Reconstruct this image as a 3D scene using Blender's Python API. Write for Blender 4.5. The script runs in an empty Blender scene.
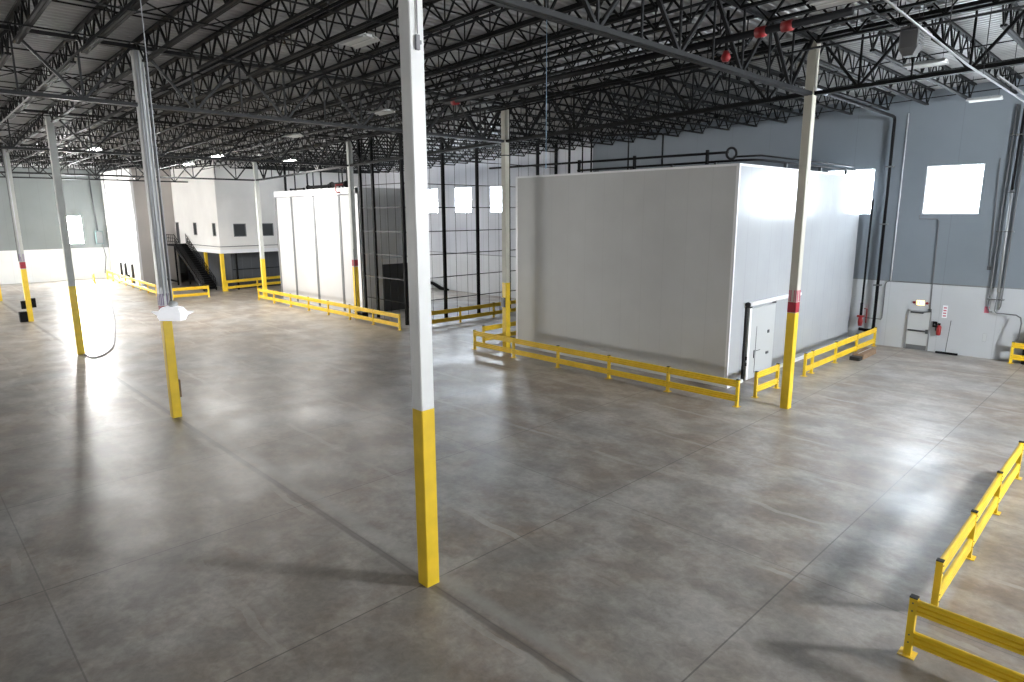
import bpy, math, random
from mathutils import Vector, Matrix
random.seed(7)
sc = bpy.context.scene
COL = sc.collection
V = Vector

# ------------------------------------------------------------------ camera
CAM = V((-9.71, 7.07, 7.31)); YAW = -0.7714; PITCH = 0.1953; ROLL = -0.0045; FPX = 646.82
cy, sy, cp, sp = math.cos(YAW), math.sin(YAW), math.cos(PITCH), math.sin(PITCH)
FW = V((cy*cp, sy*cp, -sp)); R0 = V((sy, -cy, 0)); U0 = R0.cross(FW)
RT = R0*math.cos(ROLL)+U0*math.sin(ROLL); UP = -R0*math.sin(ROLL)+U0*math.cos(ROLL)
cd = bpy.data.cameras.new('camera'); cam = bpy.data.objects.new('camera', cd); COL.objects.link(cam)
cd.sensor_width = 36; cd.lens = FPX/1024*36; cd.clip_start = .1; cd.clip_end = 400
M4 = Matrix.Identity(4)
for i in range(3):
    M4[i][0] = RT[i]; M4[i][1] = UP[i]; M4[i][2] = -FW[i]; M4[i][3] = CAM[i]
cam.matrix_world = M4
sc.camera = cam

def seen(pts, margin=10):
    """any of the sample points inside the frame"""
    for p in pts:
        d = V(p)-CAM; z = d.dot(FW)
        if z <= .2: continue
        x = 512+FPX*d.dot(RT)/z; y = 341-FPX*d.dot(UP)/z
        if -margin < x < 1024+margin and -margin < y < 682+margin: return True
    return False
def seen_seg(a, b, n=24, margin=0):
    a, b = V(a), V(b)
    return seen([a.lerp(b, i/n) for i in range(n+1)], margin)

# ------------------------------------------------------------------ materials
def nodes(name):
    m = bpy.data.materials.new(name); m.use_nodes = True
    nt = m.node_tree; return m, nt, nt.nodes['Principled BSDF']
def mat(name, col, rough=.5, metal=0., spec=.5, var=.0, vscale=3., bump=0., emit=None, es=0.):
    m, nt, b = nodes(name)
    b.inputs['Base Color'].default_value = (*col, 1)
    b.inputs['Roughness'].default_value = rough
    b.inputs['Metallic'].default_value = metal
    b.inputs['Specular IOR Level'].default_value = spec
    if emit:
        b.inputs['Emission Color'].default_value = (*emit, 1); b.inputs['Emission Strength'].default_value = es
    if var or bump:
        g = nt.nodes.new('ShaderNodeNewGeometry')
        n = nt.nodes.new('ShaderNodeTexNoise'); n.inputs['Scale'].default_value = vscale; n.inputs['Detail'].default_value = 5
        nt.links.new(g.outputs['Position'], n.inputs['Vector'])
        if var:
            r = nt.nodes.new('ShaderNodeMapRange'); r.inputs[1].default_value = .3; r.inputs[2].default_value = .7
            r.inputs[3].default_value = 1-var; r.inputs[4].default_value = 1+var*.5
            mx = nt.nodes.new('ShaderNodeMix'); mx.data_type = 'RGBA'; mx.blend_type = 'MULTIPLY'; mx.inputs[0].default_value = 1
            mx.inputs[6].default_value = (*col, 1)
            nt.links.new(n.outputs[0], r.inputs[0]); nt.links.new(r.outputs[0], mx.inputs[7])
            nt.links.new(mx.outputs[2], b.inputs['Base Color'])
        if bump:
            bp = nt.nodes.new('ShaderNodeBump'); bp.inputs['Strength'].default_value = bump; bp.inputs['Distance'].default_value = .02
            nt.links.new(n.outputs[0], bp.inputs['Height']); nt.links.new(bp.outputs[0], b.inputs['Normal'])
    return m

def math_node(nt, op, a, b=None, c=None):
    n = nt.nodes.new('ShaderNodeMath'); n.operation = op
    for i, v in enumerate((a, b, c)):
        if v is None: continue
        if isinstance(v, (int, float)): n.inputs[i].default_value = v
        else: nt.links.new(v, n.inputs[i])
    return n.outputs[0]
def seam(nt, coord, period, off, w):
    """1 on a thin line every period metres"""
    t = math_node(nt, 'SUBTRACT', coord, off-period/2)
    t = math_node(nt, 'FLOORED_MODULO', t, period)
    t = math_node(nt, 'SUBTRACT', t, period/2)
    t = math_node(nt, 'ABSOLUTE', t)
    return math_node(nt, 'LESS_THAN', t, w/2)
def mixc(nt, fac, a, b, mode='MIX'):
    mx = nt.nodes.new('ShaderNodeMix'); mx.data_type = 'RGBA'; mx.blend_type = mode
    for i, v in ((0, fac), (6, a), (7, b)):
        if isinstance(v, (int, float)): mx.inputs[i].default_value = v
        elif isinstance(v, tuple): mx.inputs[i].default_value = (*v, 1)
        else: nt.links.new(v, mx.inputs[i])
    return mx.outputs[2]
def noise(nt, vec, scale, detail=4, rough=.55, dist=0.):
    n = nt.nodes.new('ShaderNodeTexNoise'); n.inputs['Scale'].default_value = scale
    n.inputs['Detail'].default_value = detail; n.inputs['Roughness'].default_value = rough
    n.inputs['Distortion'].default_value = dist
    nt.links.new(vec, n.inputs['Vector']); return n.outputs[0]
def rng(nt, v, a, b, c, d):
    if c > d: return math_node(nt, 'SUBTRACT', c, rng(nt, v, a, b, 0, c-d))
    r = nt.nodes.new('ShaderNodeMapRange'); r.clamp = True
    nt.links.new(v, r.inputs[0])
    for i, q in enumerate((a, b, c, d)): r.inputs[i+1].default_value = q
    return r.outputs[0]

def panel_mat(name, axis, upper, lower=None, period=1.12, off=0., zsplit=3.6, seamcol=.82, w=.035, rough=.35, ribs=True):
    m, nt, b = nodes(name)
    g = nt.nodes.new('ShaderNodeNewGeometry'); s = nt.nodes.new('ShaderNodeSeparateXYZ')
    nt.links.new(g.outputs['Position'], s.inputs[0])
    c = s.outputs[axis]; z = s.outputs[2]
    col = upper
    if lower:
        f = math_node(nt, 'LESS_THAN', z, zsplit)
        col = mixc(nt, f, upper, lower)
        ln = math_node(nt, 'LESS_THAN', math_node(nt, 'ABSOLUTE', math_node(nt, 'SUBTRACT', z, zsplit)), .025)
        col = mixc(nt, ln, col, (.2, .21, .22))
    nv = noise(nt, g.outputs['Position'], .35, 4)
    k = rng(nt, nv, .3, .7, .94, 1.05)
    col = mixc(nt, 1., col, k, 'MULTIPLY')
    sm = seam(nt, c, period, off, w)
    dk = math_node(nt, 'SUBTRACT', 1., math_node(nt, 'MULTIPLY', sm, 1-seamcol))
    col = mixc(nt, 1., col, dk, 'MULTIPLY')
    nt.links.new(col, b.inputs['Base Color'])
    b.inputs['Roughness'].default_value = rough
    if ribs:
        wv = math_node(nt, 'SINE', math_node(nt, 'MULTIPLY', c, 2*math.pi/(period/4)))
        h = math_node(nt, 'SUBTRACT', math_node(nt, 'MULTIPLY', wv, .12), sm)
        bp = nt.nodes.new('ShaderNodeBump'); bp.inputs['Strength'].default_value = .35; bp.inputs['Distance'].default_value = .012
        nt.links.new(h, bp.inputs['Height']); nt.links.new(bp.outputs[0], b.inputs['Normal'])
    return m

def floor_mat():
    m, nt, b = nodes('polished_concrete')
    g = nt.nodes.new('ShaderNodeNewGeometry'); s = nt.nodes.new('ShaderNodeSeparateXYZ')
    P = g.outputs['Position']; nt.links.new(P, s.inputs[0])
    X, Y = s.outputs[0], s.outputs[1]
    n1 = noise(nt, P, .13, 4, .55, .3); n2 = noise(nt, P, .8, 5, .55, .2); n3 = noise(nt, P, 5., 8, .72, .4); n4 = noise(nt, P, .30, 6, .62, .6)
    # trowel and tyre streaks run along the bays
    sv = nt.nodes.new('ShaderNodeVectorMath'); sv.operation = 'MULTIPLY'; sv.inputs[1].default_value = (.75, 1.2, 1); nt.links.new(P, sv.inputs[0])
    n5 = noise(nt, sv.outputs[0], .8, 5, .58, .2)
    col = mixc(nt, rng(nt, n1, .35, .65, 0, 1), (.325, .272, .222), (.325, .317, .305))
    col = mixc(nt, rng(nt, n4, .44, .64, 0, .85), col, (.290, .215, .155))
    col = mixc(nt, rng(nt, n4, .28, .46, .6, 0), col, (.40, .395, .385))
    col = mixc(nt, rng(nt, n2, .48, .72, 0, .6), col, (.44, .42, .39))
    col = mixc(nt, rng(nt, n2, .20, .56, .8, 0), col, (.20, .182, .165))
    col = mixc(nt, rng(nt, n5, .48, .72, 0, .6), col, (.52, .50, .47))
    col = mixc(nt, rng(nt, n5, .22, .54, .6, 0), col, (.19, .178, .165))
    col = mixc(nt, 1., col, rng(nt, n3, .28, .72, .72, 1.22), 'MULTIPLY')
    # pale residue along the pour edges, broken up
    res = seam(nt, math_node(nt, 'ADD', Y, math_node(nt, 'MULTIPLY', n2, .5)), 2.81, .52, .16)
    col = mixc(nt, math_node(nt, 'MULTIPLY', res, rng(nt, n4, .46, .62, 0, .38)), col, (.55, .53, .50))
    # each pour a little different
    vx = nt.nodes.new('ShaderNodeCombineXYZ')
    nt.links.new(math_node(nt, 'FLOOR', math_node(nt, 'DIVIDE', X, 5.1133)), vx.inputs[0])
    nt.links.new(math_node(nt, 'FLOOR', math_node(nt, 'DIVIDE', Y, 5.62)), vx.inputs[1])
    wn = nt.nodes.new('ShaderNodeTexWhiteNoise'); wn.noise_dimensions = '2D'; nt.links.new(vx.outputs[0], wn.inputs['Vector'])
    col = mixc(nt, 1., col, rng(nt, wn.outputs[0], 0, 1, .92, 1.06), 'MULTIPLY')
    j = math_node(nt, 'MAXIMUM', seam(nt, X, 5.1133, 0., .03), math_node(nt, 'MULTIPLY', seam(nt, Y, 5.62, 0., .028), .6))
    col = mixc(nt, math_node(nt, 'MULTIPLY', j, .62), col, (.06, .058, .055))
    # wide worn construction joint along the column row
    wob = math_node(nt, 'MULTIPLY', math_node(nt, 'SUBTRACT', n2, .5), .16)
    d = math_node(nt, 'ABSOLUTE', math_node(nt, 'ADD', math_node(nt, 'ADD', Y, -.05), math_node(nt, 'MULTIPLY', wob, .5)))
    wj = rng(nt, d, .05, .11, .6, 0)
    col = mixc(nt, wj, col, (.11, .10, .09))
    d2 = math_node(nt, 'ABSOLUTE', math_node(nt, 'ADD', Y, math_node(nt, 'ADD', .30, wob)))
    col = mixc(nt, rng(nt, d2, .05, .25, .5, 0), col, (.42, .41, .39))
    nt.links.new(col, b.inputs['Base Color'])
    rr = rng(nt, n4, .40, .60, .30, .40)
    rr = math_node(nt, 'ADD', rr, rng(nt, n3, .3, .7, -.015, .06))
    nt.links.new(rr, b.inputs['Roughness'])
    b.inputs['Specular IOR Level'].default_value = .55
    h = math_node(nt, 'ADD', math_node(nt, 'MULTIPLY', n3, .4), math_node(nt, 'MULTIPLY', n2, .8))
    bp = nt.nodes.new('ShaderNodeBump'); bp.inputs['Strength'].default_value = .30; bp.inputs['Distance'].default_value = .02
    nt.links.new(h, bp.inputs['Height']); nt.links.new(bp.outputs[0], b.inputs['Normal'])
    return m

M = dict(
    yellow=mat('safety_yellow_paint', (.88, .60, .03), .38, var=.12, vscale=2),
    white=mat('white_column_paint', (.86, .87, .86), .42, var=.06, vscale=1.5),
    greycol=mat('grey_column_paint', (.50, .52, .50), .5, var=.08, vscale=1.5),
    palecol=mat('pale_grey_column_paint', (.78, .79, .78), .45, var=.08, vscale=1.5),
    beige=mat('beige_column_paint', (.52, .51, .44), .5, var=.08, vscale=1.5),
    steel=mat('black_joist_paint', (.006, .0065, .007), .6, spec=.15, var=.2),
    steel2=mat('dark_grey_girder_paint', (.015, .016, .018), .5, spec=.25, var=.2),
    deck=mat('galvanised_deck', (.42, .425, .43), .42, metal=.3, var=.25, vscale=.8),
    black=mat('black_steel_paint', (.005, .005, .006), .6, spec=.15),
    darkgrey=mat('dark_grey_panel', (.055, .06, .066), .4),
    midgrey=mat('mid_grey_metal', (.30, .31, .32), .45, metal=.3),
    conduit=mat('galvanised_conduit', (.66, .68, .72), .45, metal=.1),
    trimgrey=mat('grey_joint_trim', (.13, .135, .14), .5),
    red=mat('red_paint', (.26, .012, .014), .5),
    redband=mat('red_band_paint', (.36, .012, .03), .45, var=.2, vscale=6),
    purple=mat('faded_purple_tape', (.30, .24, .36), .5),
    pink=mat('pink_marking', (.55, .14, .2), .5),
    wtrim=mat('white_trim', (.86, .87, .89), .3),
    rubber=mat('black_rubber', (.01, .01, .01), .7),
    brown=mat('brown_cardboard', (.24, .16, .10), .8, var=.2, vscale=5),
    teal=mat('teal_grey_metal', (.07, .12, .12), .6),
    doorw=mat('door_paint', (.50, .52, .53), .4),
    lampoff=mat('white_fixture_enamel', (.52, .53, .53), .4),
    winframe=mat('window_frame', (.7, .72, .74), .4),
    glassdark=mat('dark_window_glass', (.05, .055, .06), .15),
    lampon=mat('lit_lens', (.9, .9, .9), .4, emit=(1, .98, .94), es=45.),
    exitlit=mat('exit_sign_lens', (.9, .6, .3), .4, emit=(1, .62, .22), es=3.0),
    day=mat('daylight_glazing', (.9, .95, 1), .3, emit=(.82, .91, 1.0), es=20.),
    fillfar=mat('added_bright_fill_glazing', (.9, .95, 1), .3, emit=(1, .98, .95), es=42.),  # panes added on the unseen side to brighten the far bays
    dayend=mat('end_wall_daylight_glazing', (.9, .95, 1), .3, emit=(1, 1, .98), es=240.),
    lampshade=mat('glowing_white_shade', (.9, .9, .92), .35, emit=(.93, .95, 1), es=.30),
    fillkey=mat('added_key_light_glazing', (.9, .95, 1), .3, emit=(.93, .97, 1.0), es=230.),  # added unseen pane, strong enough to throw the foreground column's shadow
    fillsoft=mat('added_soft_fill_glazing', (.9, .95, 1), .3, emit=(1, .98, .95), es=2.6),  # weak fill panes added in the unseen walls
    blue=mat('pale_blue_cord', (.30, .45, .62), .6),
    cord=mat('grey_cord', (.28, .28, .30), .6),
    floor=floor_mat(),
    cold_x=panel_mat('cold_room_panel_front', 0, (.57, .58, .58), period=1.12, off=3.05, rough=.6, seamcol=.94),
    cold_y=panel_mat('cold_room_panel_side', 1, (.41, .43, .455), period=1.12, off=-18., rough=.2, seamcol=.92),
    cold2_x=panel_mat('freezer_panel_front', 0, (.58, .58, .585), period=3.77, off=42.15, seamcol=1., rough=.4, ribs=False),
    cold2_y=panel_mat('freezer_panel_side', 1, (.78, .81, .84), period=1.12, off=-18., rough=.35),
    wall_x=panel_mat('insulated_wall_panel', 0, (.185, .212, .245), (.49, .51, .535), period=2.44, off=1.13, rough=.45, ribs=False, seamcol=.88),
    wall_x2=panel_mat('insulated_wall_panel_light', 0, (.72, .73, .78), (.80, .81, .83), period=1.62, off=.4, rough=.45, ribs=False, seamcol=.72),
    wall_y=panel_mat('end_wall_panel', 1, (.185, .205, .208), (.72, .74, .74), period=1.62, off=0., rough=.45, ribs=False, seamcol=.9),
    off_w=panel_mat('office_wall_paint', 0, (.80, .79, .77), period=50, off=25, rough=.5, ribs=False),
    warm_w=panel_mat('warm_grey_wall_paint', 1, (.52, .49, .47), period=1.3, off=0, rough=.5, ribs=False, seamcol=.95),
    dock_w=panel_mat('dock_wall_paint', 0, (.80, .81, .80), period=3.1, off=0, rough=.45, ribs=False, seamcol=.9),
    recess=panel_mat('dark_metal_siding', 1, (.055, .06, .068), period=.9, off=0, rough=.5, ribs=False, seamcol=1.6),
    recess_x=panel_mat('dark_metal_siding_side', 0, (.055, .06, .068), period=.9, off=0, rough=.5, ribs=False, seamcol=1.6),
)

# ------------------------------------------------------------------ mesh builder
class MB:
    def __init__(s): s.v = []; s.f = []; s.m = []
    def add(s, vs, fs, mi=0):
        o = len(s.v); s.v += [tuple(p) for p in vs]; s.f += [tuple(i+o for i in f) for f in fs]; s.m += [mi]*len(fs); return s
    def box(s, a, b, mi=0, ch=0.):
        x0, y0, z0 = [min(p, q) for p, q in zip(a, b)]; x1, y1, z1 = [max(p, q) for p, q in zip(a, b)]
        if ch <= 0:
            vs = [(x0,y0,z0),(x1,y0,z0),(x1,y1,z0),(x0,y1,z0),(x0,y0,z1),(x1,y0,z1),(x1,y1,z1),(x0,y1,z1)]
            return s.add(vs, [(0,3,2,1),(4,5,6,7),(0,1,5,4),(1,2,6,5),(2,3,7,6),(3,0,4,7)], mi)
        ring = [(x0+ch,y0),(x1-ch,y0),(x1,y0+ch),(x1,y1-ch),(x1-ch,y1),(x0+ch,y1),(x0,y1-ch),(x0,y0+ch)]
        vs = [(x,y,z0) for x,y in ring]+[(x,y,z1) for x,y in ring]
        fs = [tuple(range(7,-1,-1)), tuple(range(8,16))]+[(i,(i+1)%8,(i+1)%8+8,i+8) for i in range(8)]
        return s.add(vs, fs, mi)
    def bar(s, p, q, w, h=None, mi=0):
        """rectangular bar from p to q, w across (horizontal), h up"""
        p, q = V(p), V(q); h = h or w; d = (q-p).normalized()
        up = V((0,0,1)) if abs(d.z) < .95 else V((1,0,0))
        a = d.cross(up).normalized(); b = a.cross(d).normalized()
        vs = []
        for c in (p, q):
            for i, j in ((-1,-1),(1,-1),(1,1),(-1,1)): vs.append(c+a*(w/2*i)+b*(h/2*j))
        return s.add(vs, [(3,2,1,0),(4,5,6,7),(0,1,5,4),(1,2,6,5),(2,3,7,6),(3,0,4,7)], mi)
    def tube(s, pts, r, n=8, mi=0, cap=True):
        pts = [V(p) for p in pts]; base = len(s.v); rings = []
        pa = None
        for i, p in enumerate(pts):
            d = (pts[min(i+1, len(pts)-1)]-pts[max(i-1, 0)]).normalized()
            if pa is None:
                up = V((0,0,1)) if abs(d.z) < .9 else V((1,0,0)); a = d.cross(up).normalized()
            else:
                a = (pa-d*pa.dot(d)).normalized()
            pa = a; b = d.cross(a)
            rr = r[i] if isinstance(r, (list, tuple)) else r
            for k in range(n):
                t = 2*math.pi*k/n; s.v.append(tuple(p+a*(rr*math.cos(t))+b*(rr*math.sin(t))))
            rings.append(base+i*n)
        for i in range(len(pts)-1):
            for k in range(n):
                s.f.append((rings[i]+k, rings[i]+(k+1)%n, rings[i+1]+(k+1)%n, rings[i+1]+k)); s.m.append(mi)
        if cap:
            s.f.append(tuple(rings[0]+k for k in range(n-1,-1,-1))); s.m.append(mi)
            s.f.append(tuple(rings[-1]+k for k in range(n))); s.m.append(mi)
        return s
    def prism(s, prof, p, q, mi=0):
        """profile of (across, up) swept from p to q along a horizontal line"""
        p, q = V(p), V(q); d = (q-p).normalized(); a = d.cross(V((0,0,1))).normalized(); n = len(prof)
        vs = [p+a*u+V((0,0,w)) for u, w in prof]+[q+a*u+V((0,0,w)) for u, w in prof]
        return s.add(vs, [tuple(range(n-1,-1,-1)), tuple(range(n,2*n))]+[(i,(i+1)%n,(i+1)%n+n,i+n) for i in range(n)], mi)
    def build(s, name, m, parent=None, loc=None):
        me = bpy.data.meshes.new(name)
        v = s.v
        if loc is not None: v = [(p[0]-loc[0], p[1]-loc[1], p[2]-loc[2]) for p in v]
        me.from_pydata(v, [], s.f)
        for mm in (m if isinstance(m, (list, tuple)) else [m]): me.materials.append(mm)
        if any(s.m): me.polygons.foreach_set('material_index', s.m)
        me.update()
        import bmesh
        bm = bmesh.new(); bm.from_mesh(me); bmesh.ops.recalc_face_normals(bm, faces=bm.faces); bm.to_mesh(me); bm.free()
        o = bpy.data.objects.new(name, me); COL.objects.link(o)
        if parent is not None:
            o.parent = parent
            if loc is None: o.location = (-parent.location.x, -parent.location.y, -parent.location.z)
            else: o.location = V(loc)-V(parent.location)
        elif loc is not None: o.location = loc
        return o
def smooth(o):
    for p in o.data.polygons: p.use_smooth = True
    return o
def tag(o, label=None, cat=None, group=None, kind=None):
    if label: o['label'] = label
    if cat: o['category'] = cat
    if group: o['group'] = group
    if kind: o['kind'] = kind
    return o
def thing(name, loc, label, cat, group=None):
    o = bpy.data.objects.new(name, None); COL.objects.link(o); o.location = loc; o.empty_display_size = .2
    return tag(o, label, cat, group)
def struct(name, mb, m, parent=None):
    o = mb.build(name, m, parent)
    if parent is None: o['kind'] = 'structure'
    return o
def clone(root, loc, label=None):
    r = root.copy(); COL.objects.link(r); r.location = loc
    if label: r['label'] = label
    for ch in list(root.children):
        c = ch.copy(); COL.objects.link(c); c.parent = r
        for g in ch.children:
            d = g.copy(); COL.objects.link(d); d.parent = c
    return r

SX, SY = 15.34, 16.86
XV = 3*SX
def zr(x): return 13.06-.0253*x if x < XV else 13.06-.0253*XV+.0253*(x-XV)   # underside of the girder seats: valley on the fourth column line
XW, XE, YS, YN = -24., 78.5, -32.3, 24.   # inner faces of the building

# ------------------------------------------------------------------ setting
struct('floor', MB().box((XW-.3, YS-.3, -.3), (XE+.3, YN+.3, 0)), M['floor'])
# corrugated roof deck
def deck(name, x0, x1, y0, y1, ribs_along_y):
    mb = MB(); pit, dep, t = .305, .075, .02
    n = int(((x1-x0) if ribs_along_y else (y1-y0))/pit)
    for i in range(n+1):
        a = (x0 if ribs_along_y else y0)+i*pit
        prof = [(a, 0), (a+pit*.30, 0), (a+pit*.42, dep), (a+pit*.88, dep), (a+pit, 0)]
        for (u0, h0), (u1, h1) in zip(prof[:-1], prof[1:]):
            if ribs_along_y:
                pts = [(u0, y0, zr(u0)+.27+h0), (u1, y0, zr(u1)+.27+h1), (u1, y1, zr(u1)+.27+h1), (u0, y1, zr(u0)+.27+h0)]
            else:
                pts = [(x0, u0, zr(x0)+.27+h0), (x1, u0, zr(x1)+.27+h0), (x1, u1, zr(x1)+.27+h1), (x0, u1, zr(x0)+.27+h1)]
            mb.add(pts, [(0, 1, 2, 3)])
    # slab above the sheet closes the roof
    z0, z1 = zr(x0)+.36, zr(x1)+.36
    mb.add([(x0,y0,z0),(x1,y0,z1),(x1,y1,z1),(x0,y1,z0),(x0,y0,z0+.3),(x1,y0,z1+.3),(x1,y1,z1+.3),(x0,y1,z0+.3)],
           [(0,3,2,1),(4,5,6,7),(0,1,5,4),(1,2,6,5),(2,3,7,6),(3,0,4,7)])
    return struct(name, mb, M['deck'])
deck('ceiling', XW, XV, -SY, YN, True)
deck('ceiling_far', XV, XE, -SY, YN, True)
deck('ceiling_back', XW, XV, YS, -SY, False)
deck('ceiling_far_back', XV, XE, YS, -SY, False)

def wall(name, axis, c0, c1, a0, a1, z1, holes, mats, split=None):
    """slab wall; axis 0 = runs along x at y c0..c1, axis 1 = runs along y at x c0..c1; holes (a0,a1,z0,z1)"""
    mb = MB()
    xs = sorted(set([a0, a1]+[h[0] for h in holes]+[h[1] for h in holes]+([split] if split else [])))
    zs = sorted(set([0, z1]+[h[2] for h in holes]+[h[3] for h in holes]))
    for i in range(len(xs)-1):
        for j in range(len(zs)-1):
            xm, zm = (xs[i]+xs[i+1])/2, (zs[j]+zs[j+1])/2
            if any(h[0] < xm < h[1] and h[2] < zm < h[3] for h in holes): continue
            mi = 1 if split and xm > split else 0
            if axis == 0: mb.box((xs[i], c0, zs[j]), (xs[i+1], c1, zs[j+1]), mi)
            else: mb.box((c0, xs[i], zs[j]), (c1, xs[i+1], zs[j+1]), mi)
    return struct(name, mb, mats)
wn = [0]
def window(axis, c, a0, a1, z0, z1, glass, depth, bars=0):
    """framed pane set in its hole; c = inner wall face, depth = direction into the wall"""
    wn[0] += 1
    e = bpy.data.objects.new('window_%d' % wn[0], None); COL.objects.link(e); e['kind'] = 'structure'
    def P(a, c_, z): return (a, c_, z) if axis == 0 else (c_, a, z)
    s = 1 if depth > 0 else -1
    e.location = P((a0+a1)/2, c, z0)
    fr = MB(); w = .06
    for q in ((a0, a0+w, z0, z1), (a1-w, a1, z0, z1), (a0+w, a1-w, z0, z0+w), (a0+w, a1-w, z1-w, z1)):
        fr.box(P(q[0], c+s*.02, q[2]), P(q[1], c+s*.12, q[3]))
    for k in range(bars):
        a = a0+(a1-a0)*(k+1)/(bars+1); fr.box(P(a-.025, c+s*.03, z0+w), P(a+.025, c+s*.10, z1-w))
    fr.build('window_frame', M['winframe'], e)
    MB().box(P(a0+w, c+s*.11, z0+w), P(a1-w, c+s*.14, z1-w)).build('pane', glass, e)

BW = [(-2.46, .03, 7.15, 9.6), (2.45, 4.94, 7.15, 9.6), (31.05, 33.5, 7.35, 9.65), (36.0, 38.4, 7.35, 9.65), (40.95, 43.4, 7.35, 9.65)]
wall('wall_back', 0, YS-.3, YS, XW-.3, XE+.3, 13.95, BW, [M['wall_x'], M['wall_x2']], split=22.)
for h in BW: window(0, YS, *h, M['day'], -1)
EW = [(-10.15, -8.75, 4.1, 7.2)]
wall('wall_end', 1, XE, XE+.3, YS-.3, YN+.3, 13.95, EW, [M['wall_y']])
for h in EW: window(1, XE, *h, M['dayend'], 1)
# side the photographer stands on: glowing openings added out of view for light
NW = [(59., 64., 0.3, 4.8), (67., 72., .3, 4.8), (40., 44., .3, 4.5), (50., 55., .3, 4.8), (-4., 0., 5., 8.), (8., 12., 5., 8.),(20., 24., 5., 8.)]
wall('wall_dock_side', 0, YN, YN+.3, XW-.3, XE+.3, 13.95, NW, [M['wall_x']])
for h in NW: window(0, YN, *h, M['fillsoft'] if h[0] < 45 else M['fillfar'], 1)
WW = [(-19.6, -16.4, 8.2, 10.8), (-6., 2., 5., 9.), (8., 16., 5., 9.)]  # glowing panes added out of view to set light direction and fill
wall('wall_near_end', 1, XW-.3, XW, YS-.3, YN+.3, 13.95, WW, [M['wall_y']])
for h in WW: window(1, XW, *h, M['fillkey'] if h[0] < -19. else M['fillsoft'], -1)

# ------------------------------------------------------------------ columns
def column(x, y, paint, base_top=3.66, s=.305, label='', red=None, extras=(), ztop=None, tape=None, detail=True):
    t = thing('steel_column', (x, y, 0), label, 'column')
    h = s/2; zt = ztop or zr(x)-.02
    MB().box((x-h, y-h, base_top), (x+h, y+h, zt-.03), ch=.018).build('shaft', paint, t)
    b = MB().box((x-h-.004, y-h-.004, 0.0), (x+h+.004, y+h+.004, base_top), ch=.018).build('painted_base', M['yellow'], t)
    b['label'] = 'yellow painted lower section'
    MB().box((x-h-.10, y-h-.02, zt-.03), (x+h+.10, y+h+.02, zt)).build('cap_plate', M['steel2'], t)
    # seat brackets that carry the girders
    k = MB()
    for sg in (-1, 1):
        k.add([(x-.02, y+sg*h, zt-.03), (x-.02, y+sg*(h+.10), zt-.03), (x-.02, y+sg*h, zt-.30), (x+.02, y+sg*h, zt-.03), (x+.02, y+sg*(h+.10), zt-.03), (x+.02, y+sg*h, zt-.30)],
              [(0,1,2),(3,5,4),(0,3,4,1),(1,4,5,2),(2,5,3,0)])
    k.build('bracket', paint, t)
    if red: MB().box((x-h-.008, y-h-.008, red[0]), (x+h+.008, y+h+.008, red[1]), ch=.018).build('red_band', M['redband'], t)
    if tape:
        o = MB()
        for i in range(5):
            a = -h+.03+i*(s-.06)/4
            if i == 2: continue
            o.box((x-h-.012, y+a-.018, tape[0]), (x-h-.002, y+a+.018, tape[1])); o.box((x+a-.018, y+h+.002, tape[0]), (x+a+.018, y+h+.012, tape[1]))
        o.build('marking_tape', M[tape[2]], t)
    return t
cA = column(0, 0, M['white'], label='white column with yellow base, nearest one standing alone in the foreground')
cD = column(SX, 0, M['palecol'], label='grey column with conduits behind the low hanging white light', red=(3.72, 4.13), tape=(4.15, 4.57, 'purple'))
cE2 = column(2*SX, 0, M['greycol'], label='grey column with yellow base beside the loose cord on the bright floor')
cE = column(3*SX, 0, M['greycol'], label='grey column with red band and black boxes near its foot, far left', red=(3.70, 4.15), tape=(4.2, 4.7, 'purple'))
cH = column(4*SX, 0, M['greycol'], label='farthest column of the left row, its yellow foot at the left picture edge')
cB = column(0, -SY, M['beige'], label='beige column with red band beside the cold room sliding door', red=(3.68, 4.06), tape=(4.08, 4.5, 'pink'))
cC = column(SX, -SY, M['beige'], label='beige column with yellow base at the left corner of the big cold room')
cF = column(2*SX, -SY, M['greycol'], label='grey column with red band in front of the white panelled freezer', red=(3.72, 4.15))
cG = column(3*SX, -SY, M['greycol'], label='pale grey column with yellow base in front of the office windows', base_top=3.5)

def part_tube(name, pts, r, m, parent, n=8): return smooth(MB().tube(pts, r, n).build(name, m, parent))
def part_box(name, a, b, m, parent, ch=0.): return MB().box(a, b, ch=ch).build(name, m, parent)
# conduit and box on column A
part_tube('conduit', [(-.175, -.0, 13.), (-.175, -.0, 10.3)], .010, M['cord'], cA)
part_box('outlet_box', (-.20, -.03, 10.04), (-.155, .045, 10.28), M['cord'], cA)
part_box('outlet_bracket', (-.19, -.07, 10.14), (-.155, .02, 10.2), M['cord'], cA)
# conduits on column D
for i, (dy, r) in enumerate(((-.09, .022), (0.02, .028), (.10, .018))):
    part_tube('conduit', [(SX-.19, dy, 12.6), (SX-.19, dy, 4.2+.3*i)], r, M['conduit'], cD)
part_box('junction_box', (SX-.18, -.21, .75), (SX-.02, -.155, 1.4), M['brown'], cD)['label'] = 'brown box low on the column'
part_tube('drop_pipe', [(SX-.1, -.21, 12.4), (SX-.1, -.21, 4.1)], .03, M['trimgrey'], cD)
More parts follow.
